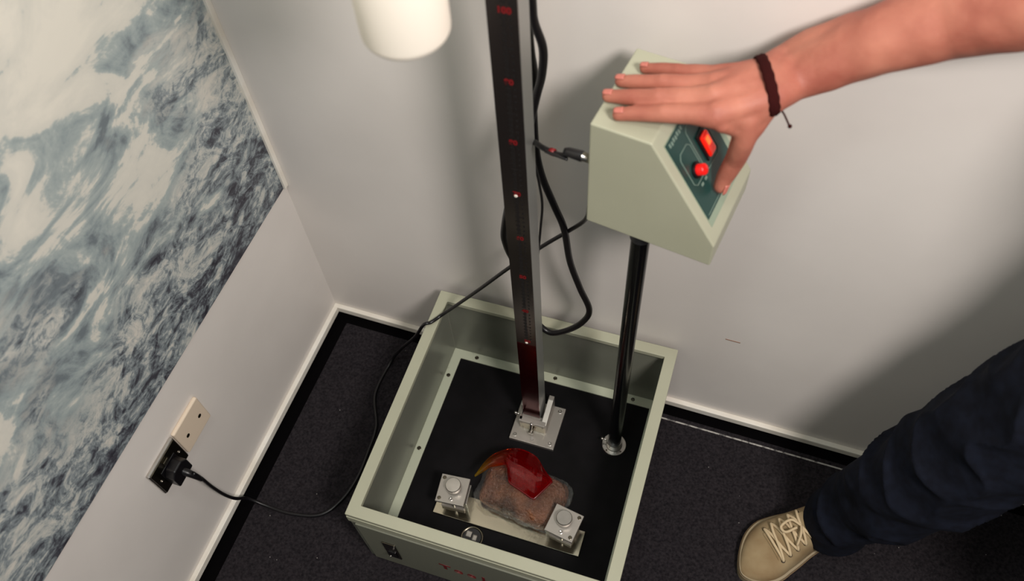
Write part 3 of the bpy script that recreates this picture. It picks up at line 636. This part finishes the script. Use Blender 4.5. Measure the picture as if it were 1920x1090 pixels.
# shoes
def shoe(toe, f, nm, side):
    f = Vector((f[0], f[1], 0)).normalized(); sd = Vector((-f.y, f.x, 0))*side; SLN = .312          # f points to the toe, sd to the outer side
    base = Vector(toe) - f*SLN
    def Pt(t, s, z): return base + f*(t*SLN) + sd*s + up*z                                        # t 0 heel .. 1 toe
    WP = [(0, .026), (.06, .035), (.2, .0405), (.35, .0425), (.5, .048), (.63, .056), (.74, .0595), (.82, .056), (.92, .047), (1, .036)]
    def herm(P, t):
        for i in range(len(P)-1):
            if t <= P[i+1][0] or i == len(P)-2:
                (a, x), (b_, y) = P[i], P[i+1]; m0 = (P[i+1][1]-P[max(i-1, 0)][1])/(P[i+1][0]-P[max(i-1, 0)][0]); j = min(i+2, len(P)-1); m1 = (P[j][1]-P[i][1])/(P[j][0]-P[i][0])
                h = b_-a; u = (t-a)/h; return (2*u**3-3*u*u+1)*x + (u**3-2*u*u+u)*h*m0 + (3*u*u-2*u**3)*y + (u**3-u*u)*h*m1
    def hw(t):
        k = 1.0
        if t < .10: k = math.sqrt(max(0, 1-((.10-t)/.10)**2))
        if t > .80: k = math.sqrt(max(0, 1-((t-.80)/.20)**2))
        return herm(WP, t)*k
    def off(t): return .010*math.sin(math.pi*min(1, t))*(1 if t < .6 else 1) - .012*max(0, t-.7)/.3      # banana curve
    def ht(t):
        pts = [(0, .085), (.05, .105), (.2, .118), (.38, .118), (.48, .110), (.6, .090), (.72, .068), (.84, .054), (.93, .045), (1, .030)]
        return herm(pts, t)
    def S(t, ph):          # upper surface, ph 0..pi
        c_, s_ = math.cos(ph), math.sin(ph); e = .72
        return Pt(t, off(t) + hw(t)*.95*(abs(c_)**e)*(1 if c_ > 0 else -1), .022 + (ht(t)-.022)*(abs(s_)**.85))
    root = bpy.data.objects.new(nm, None)
    bm = bmesh.new(); NT = 60; ts = [.5-.5*math.cos(math.pi*i/NT) for i in range(NT+1)]
    rows = []
    for zz, kk in ((.0, .97), (.004, 1.03), (.020, 1.05), (.029, 1.02), (.031, .93)):
        rows.append([bm.verts.new(Pt(t if 0 < t < 1 else t, off(t)+hw(t)*kk, zz)) for t in ts] + [bm.verts.new(Pt(t, off(t)-hw(t)*kk, zz)) for t in reversed(ts[1:-1])])
    n = len(rows[0])
    for a, b_ in zip(rows, rows[1:]):
        for i in range(n): bm.faces.new((a[i], a[(i+1) % n], b_[(i+1) % n], b_[i]))
    bm.faces.new(rows[0][::-1]); bm.faces.new(rows[-1])
    sole = tomesh('shoe', bm, m_canvas, per, False); sole['label'] = 'tan canvas lace-up shoe'
    sole.name = 'shoe'; sole.data.materials.clear(); sole.data.materials.append(m_sole)
    bm = bmesh.new(); NP = 28; rows = [[bm.verts.new(S(t, math.pi*j/NP)) for j in range(NP+1)] for t in [.01+.985*i/60 for i in range(61)]]
    for a, b_ in zip(rows, rows[1:]):
        for j in range(NP): bm.faces.new((a[j], a[j+1], b_[j+1], b_[j]))
    bm.faces.new(rows[0]); bm.faces.new(rows[-1][::-1])
    tomesh('canvas_upper', bm, m_canvas, sole, True)
    bm = bmesh.new()      # foxing line around the toe
    tube(bm, [Pt(t, off(t)+hw(t)*1.055*s, .0225) for s, tt in ((1, ts[24:]), (-1, list(reversed(ts[24:-1])))) for t in tt], .0011, 6, 1); tomesh('sole_line', bm, mat('sole_line_brown', (120, 96, 66), .6), sole)
    def T(t, ph, h=.002):
        p = S(t, ph); a = S(t+.01, ph)-p; b_ = S(t, ph+.03)-p; nn = a.cross(b_).normalized()
        if nn.z < 0: nn = -nn
        return p+nn*h
    L0, R0 = math.radians(58), math.radians(122)
    hs_ = [.735, .680, .625, .570, .515]
    bm = bmesh.new(); rows = [[bm.verts.new(T(t, a, .0025)) for a in [math.radians(x) for x in range(66, 116, 6)]] for t in [.49+.27*i/14 for i in range(15)]]
    for a, b_ in zip(rows, rows[1:]):
        for j in range(len(a)-1): bm.faces.new((a[j], a[j+1], b_[j+1], b_[j]))
    tomesh('tongue', bm, m_canvas, sole, True)
    for t in hs_:
        for ph in (L0, R0):
            bm = bmesh.new(); c = T(t, ph, .0008); p = S(t, ph); nn = (S(t+.01, ph)-p).cross(S(t, ph+.03)-p); nn = nn if nn.z > 0 else -nn
            lathe(bm, [(.0042, 0), (.0042, .0010), (.0034, .0016), (.002, .0010), (0, .0002)], c, nn, 16); tomesh('eyelet', bm, m_eye, sole, True)
    for i, t in enumerate(hs_):
        bm = bmesh.new()
        def arc(t0, a0, t1, a1, hh): return [T(t0+(t1-t0)*u/6, a0+(a1-a0)*u/6, hh+.004*math.sin(math.pi*u/6)) for u in range(7)]
        if i == 0: tube(bm, arc(t, L0, t, R0, .003), .0030, 8, 3)
        else:
            tube(bm, arc(hs_[i-1], L0, t, R0, .003), .0030, 8, 3); tube(bm, arc(hs_[i-1], R0, t, L0, .005), .0030, 8, 3)
        tomesh('lace', bm, m_lace, sole, True)
    bm = bmesh.new()       # loose bow loops
    c = T(.54, math.pi/2, .010)
    tube(bm, [c, c+f*.014+sd*.018+up*.003, c+f*.036+sd*.016-up*.008, c+f*.034+sd*.002-up*.006, c+f*.010], .0028, 8, 6)
    tube(bm, [c, c+f*.012-sd*.016+up*.003, c+f*.026-sd*.030-up*.012], .0026, 8, 6)
    tomesh('bow', bm, m_lace, sole, True)
    bpy.data.objects.remove(root)
shoe((.762, .197, .003), (-.755, -.656), 'shoe', -1)
shoe((al.x-.9*.235, al.y-.43*.235, .003), (-.9, -.43), 'shoe', 1)
